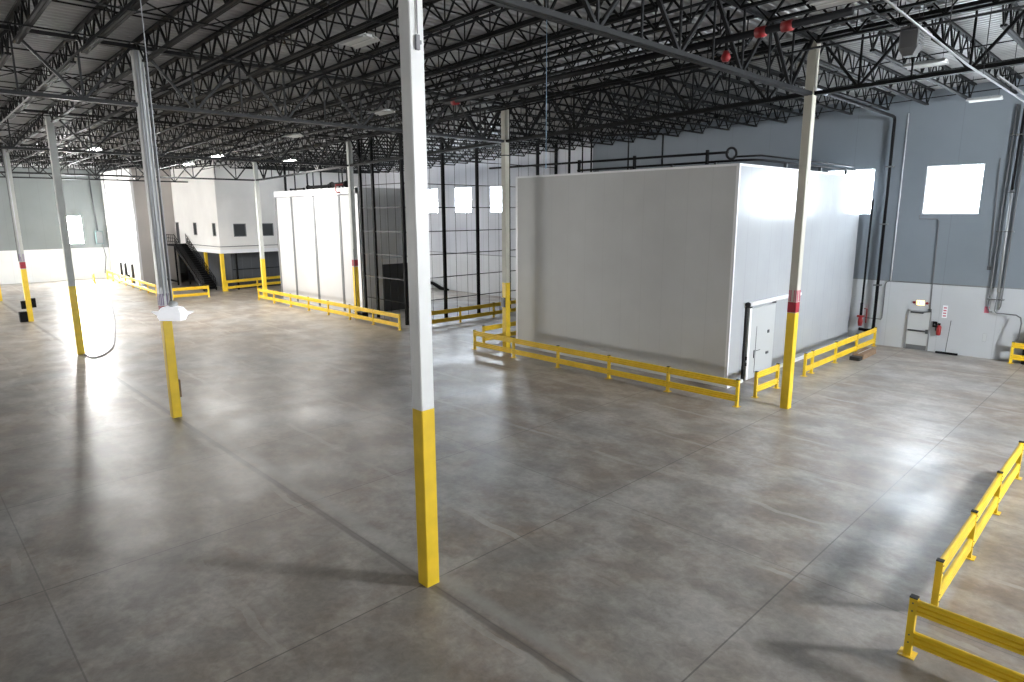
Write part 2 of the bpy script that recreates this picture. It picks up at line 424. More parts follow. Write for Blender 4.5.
# boxes at the foot of column E
part_box('equipment_box', (3*SX-.05, .17, .9), (3*SX+.2, .42, 1.45), M['black'], cE)
part_box('floor_box', (3*SX-.2, .17, 0.02), (3*SX+.2, .62, .72), M['black'], cE)
part_box('side_box', (3*SX-.1, -.42, .95), (3*SX+.15, -.16, 1.6), M['black'], cE)
part_tube('conduit', [(3*SX-.19, .07, 12.), (3*SX-.19, .07, 4.5)], .035, M['conduit'], cE)
part_tube('conduit', [(3*SX-.10, .19, 12.), (3*SX-.10, .19, 4.2)], .03, M['trimgrey'], cE)
# pipe and box on C, B
part_tube('drop_pipe', [(SX-.12, -SY-.19, 12.55), (SX-.12, -SY-.19, 10.9)], .03, M['black'], cC)
part_box('junction_box', (SX-.1, -SY+.155, 2.35), (SX+.14, -SY+.25, 2.85), M['darkgrey'], cC)
part_tube('conduit', [(-.05, -SY-.175, 12.), (-.05, -SY-.175, .9)], .016, M['greycol'], cB)
part_box('girder_collar', (SX-.17, -SY-.17, 10.2), (SX+.17, -SY+.17, 10.25), M['steel2'], cC)
part_tube('conduit', [(2*SX-.18, -SY+.17, 4.9), (2*SX-.18, -SY+.17, .9)], .025, M['trimgrey'], cF)

# ------------------------------------------------------------------ roof steel
def joist_parts(length, slope, npan, root, depth=.80, inset=.75, ch=.07, wb=.042):
    """open web joist along local +x, top chord top at local z 0; slope = dz/dx"""
    def z(x): return slope*x
    t = MB(); 
    for s in (-1, 1):
        t.bar((0, s*.045, z(0)-.035), (length, s*.045, z(length)-.035), .075, .07)
    t.build('top_chord', M['steel'], root, loc=None)
    b = MB()
    for s in (-1, 1):
        b.bar((inset, s*.045, z(inset)-depth+.035), (length-inset, s*.045, z(length-inset)-depth+.035), .075, .07)
    b.build('bottom_chord', M['steel'], root)
    w = MB(); n = npan*2; x0, x1 = inset, length-inset; st = (x1-x0)/n
    w.bar((.12, 0, z(.12)-.06), (x0, 0, z(x0)-depth+.04), .045)
    w.bar((length-.12, 0, z(length-.12)-.06), (x1, 0, z(x1)-depth+.04), .045)
    for i in range(n):
        xa, xb = x0+i*st, x0+(i+1)*st
        za = z(xa)-(depth-.05 if i % 2 == 0 else .06); zb = z(xb)-(.06 if i % 2 == 0 else depth-.05)
        w.bar((xa, 0, za), (xb, 0, zb), wb if abs(i-n/2) < n*.3 else wb*1.4)
        if i % 2 == 0: w.bar((xa, 0, z(xa)-depth+.05), (xa, 0, z(xa)-.06), wb*.7)
    w.build('web', M['steel'], root)
protoJ = {}
nj = 0
for k in range(-1, 5):
    for j in range(0, 21):
        y = -SY+1.686*j
        x0 = k*SX; x1 = x0+SX
        if j == 0: continue
        if not seen_seg((x0, y, zr(x0)-.2), (x1, y, zr(x1)-.2)): continue
        loc = (x0, y, zr(x0)+.27)
        lab = 'black open web roof joist, one of the parallel rows spanning between the deep girders'
        up = k >= 3
        if up not in protoJ:
            pj = protoJ[up] = thing('roof_joist', (0, 0, 0), lab, 'roof joist', 'roof joists running lengthwise')
            joist_parts(SX, .0253 if up else -.0253, 12, pj); pj.location = loc
            for c in pj.children: c.location = (0, 0, 0)
        else: clone(protoJ[up], loc)
        nj += 1
protoK = None
STEP = SX/9
for i in range(-14, 33):
    x = .16+i*1.77
    if x > 54: break
    a, b = (x, -SY, zr(x)-.2), (x, YS, zr(x)-.2)
    if not seen_seg(a, b): continue
    loc = (x, -SY, zr(x)+.27)
    if protoK is None:
        protoK = thing('roof_joist', (0, 0, 0), 'black open web roof joist ending at the back wall above the cold room', 'roof joist', 'roof joists running to the back wall')
        joist_parts(-YS-SY-.02, 0, 12, protoK, depth=.82); protoK.rotation_euler = (0, 0, -math.pi/2); protoK.location = loc
        for c in protoK.children: c.location = (0, 0, 0)
    else: clone(protoK, loc)

def girder(a, b, slope_axis_x, label, m=M['steel2'], npan=5, depth=1.82):
    """joist girder from column a to column b (x,y); top chord sits at zr"""
    a = V((*a, 0)); b = V((*b, 0)); L = (b-a).length; d = (b-a)/L
    t = thing('roof_girder', (a.x, a.y, zr(a.x)-depth), label, 'roof girder', 'deep girders between columns')
    side = V((-d.y, d.x, 0))
    def P(s, z, o=0.): p = a+d*s+side*o; return (p.x, p.y, zr(p.x)+z)
    tc = MB(); bc = MB()
    for o in (-.07, .07):
        tc.bar(P(.02, .05, o), P(L-.02, .05, o), .11, .12)
        bc.bar(P(.17, -depth+.06, o), P(L-.17, -depth+.06, o), .11, .12)
    tc.build('top_chord', m, t); bc.build('bottom_chord', m, t)
    w = MB(); st = L/npan
    for i in range(npan):
        s0, s1 = i*st, (i+1)*st; sm = (s0+s1)/2
        w.bar(P(s0+(.2 if i == 0 else .05), 0), P(sm-.04, -depth+.1), .10, .08)
        w.bar(P(sm, -.02), P(sm, -depth+.1), .06, .06)
        w.bar(P(sm+.04, -depth+.1), P(s1-(.2 if i == npan-1 else .05), 0), .10, .08)
        if i: w.bar(P(s0, 0), P(s0, -depth+.1), .05, .05)
    w.build('web', m, t)
for k in range(-1, 5):
    for y0 in (-SY, 0.):
        if seen_seg((k*SX, y0, zr(k*SX)-1), (k*SX, y0+SY, zr(k*SX)-1)):
            where = {0: 'past the foreground column', 1: 'behind the foreground column'}.get(k, 'farther back under the roof') if y0 < 0 else 'above the left column row'
            girder((k*SX, y0), (k*SX, y0+SY), False, 'dark deep girder of big triangles crossing '+where+(' near the beige column' if k == 0 and y0 < 0 else ''))
for k in range(-1, 3):
    if seen_seg((k*SX, -SY, zr(k*SX)-1), (k*SX+SX, -SY, zr(k*SX)-1)):
        girder((k*SX, -SY), (k*SX+SX, -SY), True, ('dark deep girder from the beige column to the upper right corner' if k == -1 else 'dark deep girder in line with the cold room columns'), m=M['steel'])
# bridging angles tying the joists together
for k in range(-1, 5):
    for fr in (.2, .4, .6, .8):
        x = k*SX+fr*SX
        for zo, lab in ((-.555, 'low'), (.19, 'high')):
            y1 = SY
            a, b = (x, -SY+1.7, zr(x)+zo), (x, y1-1.6, zr(x)+zo)
            if seen_seg(a, b):
                tag(MB().bar(a, b, .04, .04).build('bridging_bar', M['steel'], loc=a), 'thin dark bridging bar crossing under the roof joists', 'bridging bar', 'bridging bars between joists')
for k in range(-1, 5):
    for fr in (.34, .66):
        x = k*SX+fr*SX
        for j in range(1, 19):
            y = -SY+1.686*j
            a, b = (x+.08*(j % 2), y, zr(x)+.2), (x, y+1.686, zr(x)-.46)
            if k < 3 and seen_seg(a, b, 3):
                cbm = MB().bar(a, (a[0], b[1], b[2]), .035).bar((a[0]+.035, y, zr(x)-.46), (a[0]+.035, y+1.686, zr(x)+.2), .035)
                tag(cbm.build('cross_bracing', M['steel'], loc=(x, y, zr(x))), 'thin dark crossed brace between two neighbouring roof joists', 'brace', 'crossed braces between joists')
for yy in (-20., -23.2, -26.4, -29.6):
    for k in range(-1, 3):
        a, b = (k*SX+.02, yy, zr(k*SX)-.51), (k*SX+SX-.02, yy, zr(k*SX+SX)-.51)
        if seen_seg(a, b):
            tag(MB().bar(a, b, .04, .04).build('bridging_bar', M['steel'], loc=a), 'thin dark bridging bar between joists near the back wall', 'bridging bar', 'bridging bars near the back wall')
# column line tie between B and the back wall
# sprinkler branch pipes under the joists
for i, y in enumerate((-14.4, -11.2, -7.9, -4.6, -1.3, 2.2, 5.4, 8.6)):
    x0, x1 = -8., 52.
    segs = [(x0+4*q, x0+4*q+4) for q in range(15)]
    vis = [s_ for s_ in segs if seen_seg((s_[0], y, 12.), (s_[1], y, 12.))]
    if not vis: continue
    x0, x1 = vis[0][0], vis[-1][1]
    zz = lambda x: zr(x)-.88
    t = thing('sprinkler_pipe', (x0, y, zz(x0)), 'long dark sprinkler branch pipe running lengthwise beneath the joists', 'sprinkler pipe', 'sprinkler branch pipes')
    part_tube('pipe', [(x0, y, zz(x0)), (x1, y, zz(x1))], .035, M['steel2'] if i % 2 else M['black'], t, 6)
    q = x0+1
    while q < x1:
        MB().tube([(q, y, zz(q)+.03), (q, y, zz(q)+.12)], .02, 6).tube([(q, y, zz(q)+.12), (q, y, zz(q)+.135)], .04, 6).build('sprinkler_head', M['steel2'], t)
        q += 3.4
# main pipe with red couplings
t = thing('sprinkler_main', (-2.6, -10.5, 12.0), 'thick dark sprinkler main with red couplings left of the beige column top', 'sprinkler pipe')
part_tube('pipe', [(-3.4, -10.55, 12.05), (12.2, -10.45, 11.75)], .10, M['black'], t)
for x in (-1.85, -1.15, 11.6):
    smooth(MB().tube([(x-.13, -10.5, 12.0-.0193*(x+3.4)+.03), (x+.13, -10.5, 12.0-.0193*(x+3.4)+.03)], .14, 12).build('coupling', M['red'], t))['label'] = 'red pipe coupling'
t = thing('sprinkler_valve', (.85, -12.4, 11.8), 'red valve hanging below the girder left of the beige column', 'valve')
smooth(MB().tube([(.85, -12.4, zr(.85)+.26), (.85, -12.4, 12.1)], .05, 10).build('stem', M['black'], t))
smooth(MB().tube([(.85, -12.4, 12.15), (.85, -12.4, 11.95), (.85, -12.4, 11.85)], [.08, .15, .10], 12).build('body', M['red'], t))

# bright conduit run on the right and feed pipe to the wall riser
t = thing('overhead_conduit', (-5., -7., 11.2), 'pale straight conduit slanting across the roof at upper right', 'conduit')
part_tube('pipe', [(-5.2, -6.4, 11.22), (-4.97, -14.9, 11.2), (-4.99, -24.5, 11.2)], .026, M['midgrey'], t)
part_tube('pipe', [(-5.0, -18.6, 11.42), (-4.99, -29, 11.42)], .04, M['trimgrey'], t)
for y in (-8.5, -12.5, -16.6, -20.8, -24.3):
    part_tube('hanger_rod', [(-5.0, y, 11.2), (-5.0, y, zr(-5)+.27)], .012, M['steel2'], t, 6)
t = thing('wall_riser_pipe', (1.7, -32.05, 1.0), 'black riser pipe climbing the back wall and turning toward the beige column', 'pipe')
part_tube('pipe', [(1.68, -32.06, 1.0), (1.70, -32.06, 11.95), (1.69, -31.95, 12.12), (1.69, -31.6, 12.16), (1.58, -22.3, 12.16), (1.3, -17.3, 12.16)], .08, M['black'], t, 12)
part_tube('bright_tip', [(1.56, -22.3, 12.16), (1.45, -19.6, 12.16)], .085, M['conduit'], t, 10)
for z in (3.3, 6.6, 9.6): part_box('clamp', (1.52, -32.3, z), (1.88, -31.93, z+.07), M['trimgrey'], t)
part_tube('foot_pipe', [(1.68, -32.06, 1.05), (1.68, -31.9, .85), (2.0, -31.8, .82), (2.35, -31.9, .85)], .09, M['black'], t)
t = thing('valve_riser', (2.35, -32., .9), 'thinner black riser pipe with red valve set beside the cold room', 'pipe')
part_tube('pipe', [(2.36, -32.0, 2.3), (2.34, -32.0, 7.95)], .055, M['black'], t)
smooth(MB().tube([(2.36, -31.98, 1.0), (2.36, -31.98, 1.25), (2.36, -31.98, 1.5)], [.10, .14, .09], 12).build('valve_body', M['red'], t))
smooth(MB().tube([(2.36, -31.98, 1.6), (2.36, -31.98, 2.3)], .075, 12).build('check_valve', M['black'], t))
part_box('valve_flange', (2.2, -32.12, 1.5), (2.52, -31.84, 1.6), M['red'], t)
part_tube('gauge_line', [(2.2, -31.9, 2.0), (2.05, -31.9, 2.0), (2.05, -31.9, 1.2)], .03, M['red'], t)
# thin conduits on the wall
t = thing('wall_conduit', (1.13, -32.25, 3.6), 'thin pale conduit line rising up the back wall left of the window', 'conduit')
part_tube('pipe', [(1.13, -32.27, 3.6), (1.13, -32.27, 12.3)], .03, M['conduit'], t)
t = thing('wall_conduit', (1.36, -32.25, 1.45), 'thin grey conduit bending along the paint line above the exit door', 'conduit')
part_tube('pipe', [(2.22, -32.26, 1.45), (1.40, -32.26, 1.45), (1.36, -32.26, 1.55), (1.36, -32.26, 3.4), (1.30, -32.26, 3.54), (1.16, -32.26, 3.58), (-3.5, -32.26, 3.58)], .024, M['trimgrey'], t)
t = thing('wall_conduit', (-.85, -32.25, 2.2), 'thin grey conduit rising from the exit door to the window sill', 'conduit')
part_tube('pipe', [(-.88, -32.26, 2.15), (-.84, -32.26, 4.), (-.80, -32.26, 6.80), (-.72, -32.26, 6.92), (.1, -32.26, 6.92), (.1, -32.26, 7.1)], .022, M['trimgrey'], t)
part_box('junction_box', (-.95, -32.3, 2.1), (-.82, -32.2, 2.25), M['darkgrey'], t)
# right-hand riser
t = thing('wall_riser_pipe', (-3.7, -32.05, 2.4), 'grey riser pipe with side conduits on the back wall right of the window', 'pipe')
part_tube('upper_pipe', [(-3.74, -32.1, 12.2), (-3.67, -32.1, 8.2)], .06, M['black'], t, 12)
part_tube('lower_pipe', [(-3.67, -32.1, 8.2), (-3.70, -32.1, 3.4)], .06, M['midgrey'], t, 12)
part_tube('flange', [(-3.67, -32.1, 8.15), (-3.67, -32.1, 8.28)], .14, M['darkgrey'], t, 12)
part_tube('side_conduit', [(-3.40, -32.22, 12.2), (-3.36, -32.22, 2.6), (-3.42, -32.22, 2.4), (-3.56, -32.22, 2.38)], .03, M['trimgrey'], t)
part_tube('side_conduit', [(-3.92, -32.22, 12.2), (-3.86, -32.22, 2.7), (-3.8, -32.22, 2.5)], .03, M['trimgrey'], t)
part_tube('hose_line', [(-3.70, -32.1, 3.4), (-3.66, -32.1, 2.45), (-3.75, -32.1, 2.36), (-4.55, -31.95, 2.36), (-4.75, -31.9, 2.25), (-4.82, -31.8, 2.0), (-4.80, -31.7, 1.2)], .035, M['trimgrey'], t)
for z in (3.0, 6.3, 10.8): part_box('bracket', (-3.98, -32.3, z), (-3.3, -32.03, z+.05), M['trimgrey'], t)
part_box('red_tag', (-3.42, -32.29, 2.3), (-3.22, -32.26, 2.62), M['pink'], t)
t = thing('wall_conduit', (-3.1, -32.25, 4.5), 'short thin conduit ending in a small box under the window corner', 'conduit')
part_tube('pipe', [(-3.02, -32.26, 9.8), (-3.18, -32.26, 4.6)], .02, M['trimgrey'], t)
part_box('junction_box', (-3.27, -32.3, 4.44), (-3.10, -32.2, 4.62), M['darkgrey'], t)

# ------------------------------------------------------------------ lights, heaters, cords
def highbay(x, y, z, lit, label, idx):
    t = thing('ceiling_light', (x, y, z), label, 'ceiling light')
    b = MB(); 
    b.box((x-.62, y-.10, z), (x+.62, y+.10, z+.07), ch=.02)
    b.build('housing', M['lampoff'], t)
    for s in (-1, 1):
        w = MB(); w.add([(x-.62, y+s*.10, z+.07), (x+.62, y+s*.10, z+.07), (x+.62, y+s*.33, z-.05), (x-.62, y+s*.33, z-.05),
                         (x-.62, y+s*.10, z+.095), (x+.62, y+s*.10, z+.095), (x+.62, y+s*.33, z-.025), (x-.62, y+s*.33, z-.025)],
                        [(0,1,2,3),(7,6,5,4),(0,4,5,1),(1,5,6,2),(2,6,7,3),(3,7,4,0)])
        w.build('reflector', M['lampoff'], t)
        MB().box((x-.58, y+s*.13-.045, z-.02), (x+.58, y+s*.13+.045, z+.02)).build('lens', M['lampon'] if lit else M['lampoff'], t)
    for s in (-.5, .5):
        part_tube('hanger_wire', [(x+s, y, z+.07), (x+s, y, zr(x)-.02)], .008, M['steel2'], t, 5)
    if lit:
        l = bpy.data.lights.new('lamp', 'AREA'); l.shape = 'RECTANGLE'; l.size = 1.2; l.size_y = .5; l.energy = LAMP_W; l.color = (1, .97, .92)
        lo = bpy.data.objects.new('lamp', l); COL.objects.link(lo); lo.parent = t; lo.location = (0, 0, -.08)
LAMP_W = 450
highbay(37.2, -3.2, 11.2, True, 'lit white high bay light at far left under the roof', 0)
highbay(37.0, -10.4, 11.2, True, 'brightest lit high bay light above the stair and office', 1)
highbay(43.7, -10.7, 11.05, True, 'small lit high bay light just left of the office wall top', 2)
highbay(37.3, -15.7, 11.2, True, 'lit high bay light above the freezer roof pipes', 3)
highbay(36.1, -21.5, 11.2, True, 'lit high bay light seen through the black cage posts', 4)
highbay(6.66, -3.04, 11.9, False, 'unlit white high bay light just left of the foreground column', 5)
highbay(-3.3, -9.9, 12.2, False, 'unlit white strip light near the upper right top edge', 6)
highbay(-2.8, -28.5, 12.1, False, 'unlit white strip light close to the back wall at upper right', 7)
for i, (x, y) in enumerate([(15.07, -9.24), (-2.78, -19.3), (23.9, -9.5)]):
    t = highbay(x, y, zr(x)-1.1 if y > -19 else 12.2, False, ['unlit high bay light behind the foreground column, below the red coupling', 'unlit strip light right of the beige column top', 'unlit high bay light farther back, left of the foreground column'][i], 8+i)

# low hanging white light on its cord
hx, hy, hz = 5.33, 2.67, 5.22
t = thing('hanging_light', (hx, hy, hz), 'white light fixture hanging low on a long cord in front of the grey column', 'hanging light')
d = V((RT.x, RT.y, 0)).normalized(); e_ = V((-d.y, d.x, 0))
def HL(u, v, z): p = V((hx, hy, hz))+d*u+e_*v; return (p.x, p.y, p.z+z)
b = MB()
lo_ = [(-.27, -.16), (.24, -.16), (.30, 0), (.24, .16), (-.27, .16), (-.33, 0)]
def ring(sc_, z, o=0.): return [HL(u*sc_+o, v*sc_, z) for u, v in lo_]
rs = [ring(.85, -.15), ring(.97, -.08), ring(1.0, .02), ring(.72, .12), ring(.40, .15)]
vs = sum(rs, []); fs = [tuple(range(5, -1, -1)), tuple(range(24, 30))]
for i in range(4):
    for k in range(6): fs.append((i*6+k, i*6+(k+1) % 6, (i+1)*6+(k+1) % 6, (i+1)*6+k))
b.add(vs, fs); b.build('shade', M['lampshade'], t)
w = MB()
for s in (-1, 1):
    w.add([HL(s*.28, -.10, .03), HL(s*.28, .10, .03), HL(s*.46, 0, .04), HL(s*.28, -.10, -.05), HL(s*.28, .10, -.05), HL(s*.46, 0, .02)],
          [(0,1,2),(5,4,3),(0,3,4,1),(1,4,5,2),(2,5,3,0)])
w.build('end_wing', M['lampshade'], t)
smooth(MB().tube([HL(.02, 0, .13), HL(.02, 0, .18), HL(.02, 0, .24), HL(.02, 0, .26)], [.07, .10, .09, .03], 12).build('canopy', M['lampoff'], t))
part_tube('cord', [HL(.02, 0, .25), HL(.02, 0, 7.6)], .010, M['conduit'], t, 6)
t = thing('hanging_rope', (8., -11.9, 9.3), 'pale blue rope hanging straight down in front of the cold room', 'rope')
part_tube('strand', [(2.2, -5.78, 12.9), (2.2, -5.78, 8.55)], .008, M['blue'], t, 5)
t.location = (2.2, -5.78, 8.5)
for c in t.children: c.location = (-2.2, 5.78, -8.5)
part_tube('weight', [(2.2, -5.78, 8.55), (2.2, -5.78, 8.45)], .018, M['blue'], t, 6)

# unit heater at upper right
ux, uy, uz = -3.2, -16.0, 12.4
t = thing('unit_heater', (ux, uy, uz), 'grey box unit heater hanging from the roof at upper right', 'heater')
part_box('casing', (ux-.26, uy-.26, uz-.30), (ux+.26, uy+.26, uz+.30), M['trimgrey'], t, ch=.03)
lv = MB()
for i in range(6): lv.bar((ux-.28, uy-.22, uz-.24+i*.095), (ux-.28, uy+.22, uz-.24+i*.095), .04, .015)
lv.build('louver', M['trimgrey'], t)
lh = MB(); lh.add([(ux-.26, uy-.26, uz-.30), (ux+.26, uy-.26, uz-.30), (ux+.26, uy+.26, uz-.30), (ux-.26, uy+.26, uz-.30), (ux-.12, uy-.15, uz-.52), (ux+.15, uy-.15, uz-.52), (ux+.15, uy+.15, uz-.52), (ux-.12, uy+.15, uz-.52)],
       [(3,2,1,0),(4,5,6,7),(0,1,5,4),(1,2,6,5),(2,3,7,6),(3,0,4,7)]); lh.build('outlet_hood', M['trimgrey'], t)
for sx in (-.2, .2):
    for s2 in (-.2, .2): part_tube('hanger_rod', [(ux+sx, uy+s2, uz+.29), (ux+sx, uy+s2, zr(ux)+.27)], .01, M['steel2'], t, 5)

# ------------------------------------------------------------------ guard rails
H = 1.07
def ribbed(z0, z1, t=.045):
    """corrugated rail section: three ridges each side"""
    n = 3; pts = []; hh = (z1-z0)/n
    for i in range(n):
        pts += [(t*.3, z0+i*hh), (t, z0+i*hh+hh*.22), (t, z0+i*hh+hh*.78), (t*.3, z0+(i+1)*hh-.001)]
    return pts+[(-u, w) for u, w in reversed(pts)]
def rail_run(stops, label, mult=1, group=None):
    """stops: list of (x, y) post positions"""
    t = thing('guard_rail', (stops[0][0], stops[0][1], 0), label, 'guard rail', group)
    a, b = V((*stops[0], 0)), V((*stops[-1], 0)); d = (b-a).normalized(); sd = V((-d.y, d.x, 0))
    for (x, y) in stops:
        p = V((x, y, 0)); h = .055
        def c(u, v, z): q = p+d*u+sd*v; return (q.x, q.y, z)
        def rbox(mb, u0, u1, v0, v1, z0, z1):
            return mb.add([c(u0,v0,z0),c(u1,v0,z0),c(u1,v1,z0),c(u0,v1,z0),c(u0,v0,z1),c(u1,v0,z1),c(u1,v1,z1),c(u0,v1,z1)],
                          [(0,3,2,1),(4,5,6,7),(0,1,5,4),(1,2,6,5),(2,3,7,6),(3,0,4,7)])
        po = rbox(MB(), -h, h, -h, h, .016, H-.02).build('post', M['yellow'], t, loc=(x, y, 0))
        pl = rbox(MB(), -.125, .125, -.125, .125, 0.002, .016).build('base_plate', M['yellow'], po, loc=None)
        cp = rbox(MB(), -h-.004, h+.004, -h-.004, h+.004, H-.02, H).build('post_cap', M['rubber'], po, loc=None)
        bo = MB()
        for z in (.25, .39, .83, .97):
            for s in (-1, 1):
                q0, q1 = V(c(-.0, s*h, z)), V(c(-.0, s*(h+.012), z)); bo.tube([q0, q1], .013, 6)
        bb = bo.build('bolt', M['darkgrey'], po, loc=None)
        for o in (pl, cp, bb): o.location = (-x, -y, 0)
    for p, q in zip(stops[:-1], stops[1:]):
        P0, Q0 = V((*p, 0)), V((*q, 0)); dd = (Q0-P0).normalized()
        for z0, z1 in ((.19, .45), (.76, 1.03)):
            r = MB().prism(ribbed(z0, z1), P0+dd*.055, Q0-dd*.055)
            # end plates bolted to the posts
            for e0 in (P0+dd*.056, Q0-dd*.062):
                r.prism([(-.045, z0-.005), (.045, z0-.005), (.045, z1+.005), (-.045, z1+.005)], e0, e0+dd*.006)
            r.build('rail', M['yellow'], t, loc=p+(0,))
    return t
def line(a, b, n): return [(a[0]+(b[0]-a[0])*i/n, a[1]+(b[1]-a[1])*i/n) for i in range(n+1)]
rail_run(line((1.37, -15.68), (16.62, -15.68), 5), 'long yellow guard rail along the front of the big cold room')
rail_run(line((17.25, -16.9), (17.25, -20.0), 1), 'short yellow guard rail behind the column at the cold room left corner')
rail_run([(1.46, -17.4), (1.46, -19.38)], 'shortest yellow guard rail, by the sliding door left of the beige column')
rail_run([(1.46, -22.24), (1.46, -23.05), (1.46, -25.95), (1.46, -28.85), (1.46, -31.7)], 'yellow guard rail from the beige column toward the red valve and back wall')
rail_run([(-7.41, -6.05), (-7.40, -8.85), (-7.36, -11.8), (-7.35, -14.81)], 'yellow guard rail running away along the right picture edge')
rail_run([(-7.41, -4.42), (-10.40, -4.42)], 'nearest yellow guard rail in the lower right corner')
rail_run([(-4.62, -31.85), (-7.6, -31.85)], 'yellow guard rail piece against the back wall at the right edge')
rail_run(line((24.46, -16.15), (45.7, -16.15), 7), 'long yellow guard rail in front of the white panelled freezer')
rail_run(line((24.0, -17.7), (24.0, -30.1), 4), 'yellow guard rail in front of the tall black cage')
rail_run([(54.35, -16.75), (55.0, -20.), (55.5, -23.2)], 'yellow guard rail under the office overhang')
rail_run([(51.0, -10.8), (50.9, -13.8)], 'separate yellow guard rail standing before the foot of the black stair')
rail_run(line((55.3, -10.75), (76.5, -11.6), 7), 'pale sunlit guard rail along the white dock wall')
rail_run([(72.2, -9.4), (75.2, -9.9)], 'small yellow guard rail in the glare near the end wall')

# ------------------------------------------------------------------ big cold room
X0, X1, Y0, ZT = 3.05, 15.72, -18.02, 9.2
t = thing('cold_room', (X0, Y0, 0), 'big light grey insulated cold room with sliding door', 'cold room')
part_box('front_wall', (X0, Y0, .0), (X1, Y0-.12, ZT), M['cold_x'], t)
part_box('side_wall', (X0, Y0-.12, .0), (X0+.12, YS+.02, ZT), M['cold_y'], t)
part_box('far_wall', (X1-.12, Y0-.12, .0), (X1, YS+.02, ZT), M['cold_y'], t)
part_box('roof_panel', (X0+.12, Y0-.12, ZT-.12), (X1-.12, YS+.02, ZT-.01), M['cold_x'], t)
cn = MB()
cn.box((X0-.02, Y0+.02, .12), (X0+.10, Y0+.001, ZT+.02)); cn.box((X0-.02, Y0+.02, .12), (X0-.001, Y0-.10, ZT+.02))
cn.build('corner_trim', M['wtrim'], t)
tp = MB(); tp.box((X0+.1, Y0+.02, ZT-.07), (X1, Y0+.001, ZT+.02)); tp.box((X0-.02, Y0-.1, ZT-.07), (X0-.001, YS+.05, ZT+.02)); tp.box((X1-.10, Y0+.018, .12), (X1+.02, Y0+.002, ZT-.07))
tp.build('top_trim', M['wtrim'], t)
cb = MB(); cb.box((X0-.14, Y0+.14, 0.0), (X1, Y0+.003, .12)); cb.box((X0-.14, Y0+.003, 0.0), (X0-.003, -19.3, .12)); cb.box((X0-.14, -22.9, 0.0), (X0-.003, YS+.05, .12))
cb.build('floor_curb', M['wtrim'], t)
# sliding door
xd = X0-.05
dr = part_box('sliding_door', (X0-.12, -19.75, .03), (X0-.03, -22.1, 3.2), M['doorw'], t); dr['label'] = 'white sliding door leaf'
def sub(name, mb, m, par):
    o = mb.build(name, m, par); o.location = (0, 0, 0); return o
def subpart(name, mb, m, parent, t_):
    o = mb.build(name, m, None); o.parent = parent; return o
subpart('door_outline', MB().box((X0-.128, -20.30, .25), (X0-.12, -20.335, 2.35)).box((X0-.128, -20.30, 1.22), (X0-.12, -20.8, 1.25)), M['darkgrey'], dr, t)
subpart('latch', MB().box((X0-.16, -21.42, 1.92), (X0-.12, -21.55, 2.06)).box((X0-.16, -21.38, .95), (X0-.12, -21.60, 1.06)), M['darkgrey'], dr, t)
subpart('pull_handle', MB().bar((X0-.15, -20.15, .95), (X0-.15, -20.15, 1.30), .03), M['darkgrey'], dr, t)
jm = MB().box((X0-.10, -19.32, .03), (X0-.01, -19.50, 3.3)); jm.build('door_gasket', M['rubber'], t)
MB().box((X0-.14, -19.52, .03), (X0-.01, -19.72, 3.3)).build('door_jamb', M['wtrim'], t)
MB().box((X0-.16, -19.42, .95), (X0-.10, -19.50, 1.12)).box((X0-.16, -19.42, .70), (X0-.10, -19.50, .85)).build('jamb_roller', M['rubber'], t)
trk = smooth(MB().tube([(X0-.16, -19.30, 3.42), (X0-.16, -24.6, 3.42)], .10, 12).build('door_track', M['wtrim'], t))
subpart('track_end_cap', MB().tube([(X0-.16, -19.30, 3.42), (X0-.16, -19.22, 3.42)], .115, 12), M['rubber'], trk, t)
subpart('track_bracket', MB().box((X0-.2, -19.5, 3.25), (X0-.02, -19.6, 3.33)).box((X0-.2, -21.9, 3.25), (X0-.02, -22.0, 3.33)), M['darkgrey'], trk, t)
for o in (t,):
    for c in t.children:
        pass
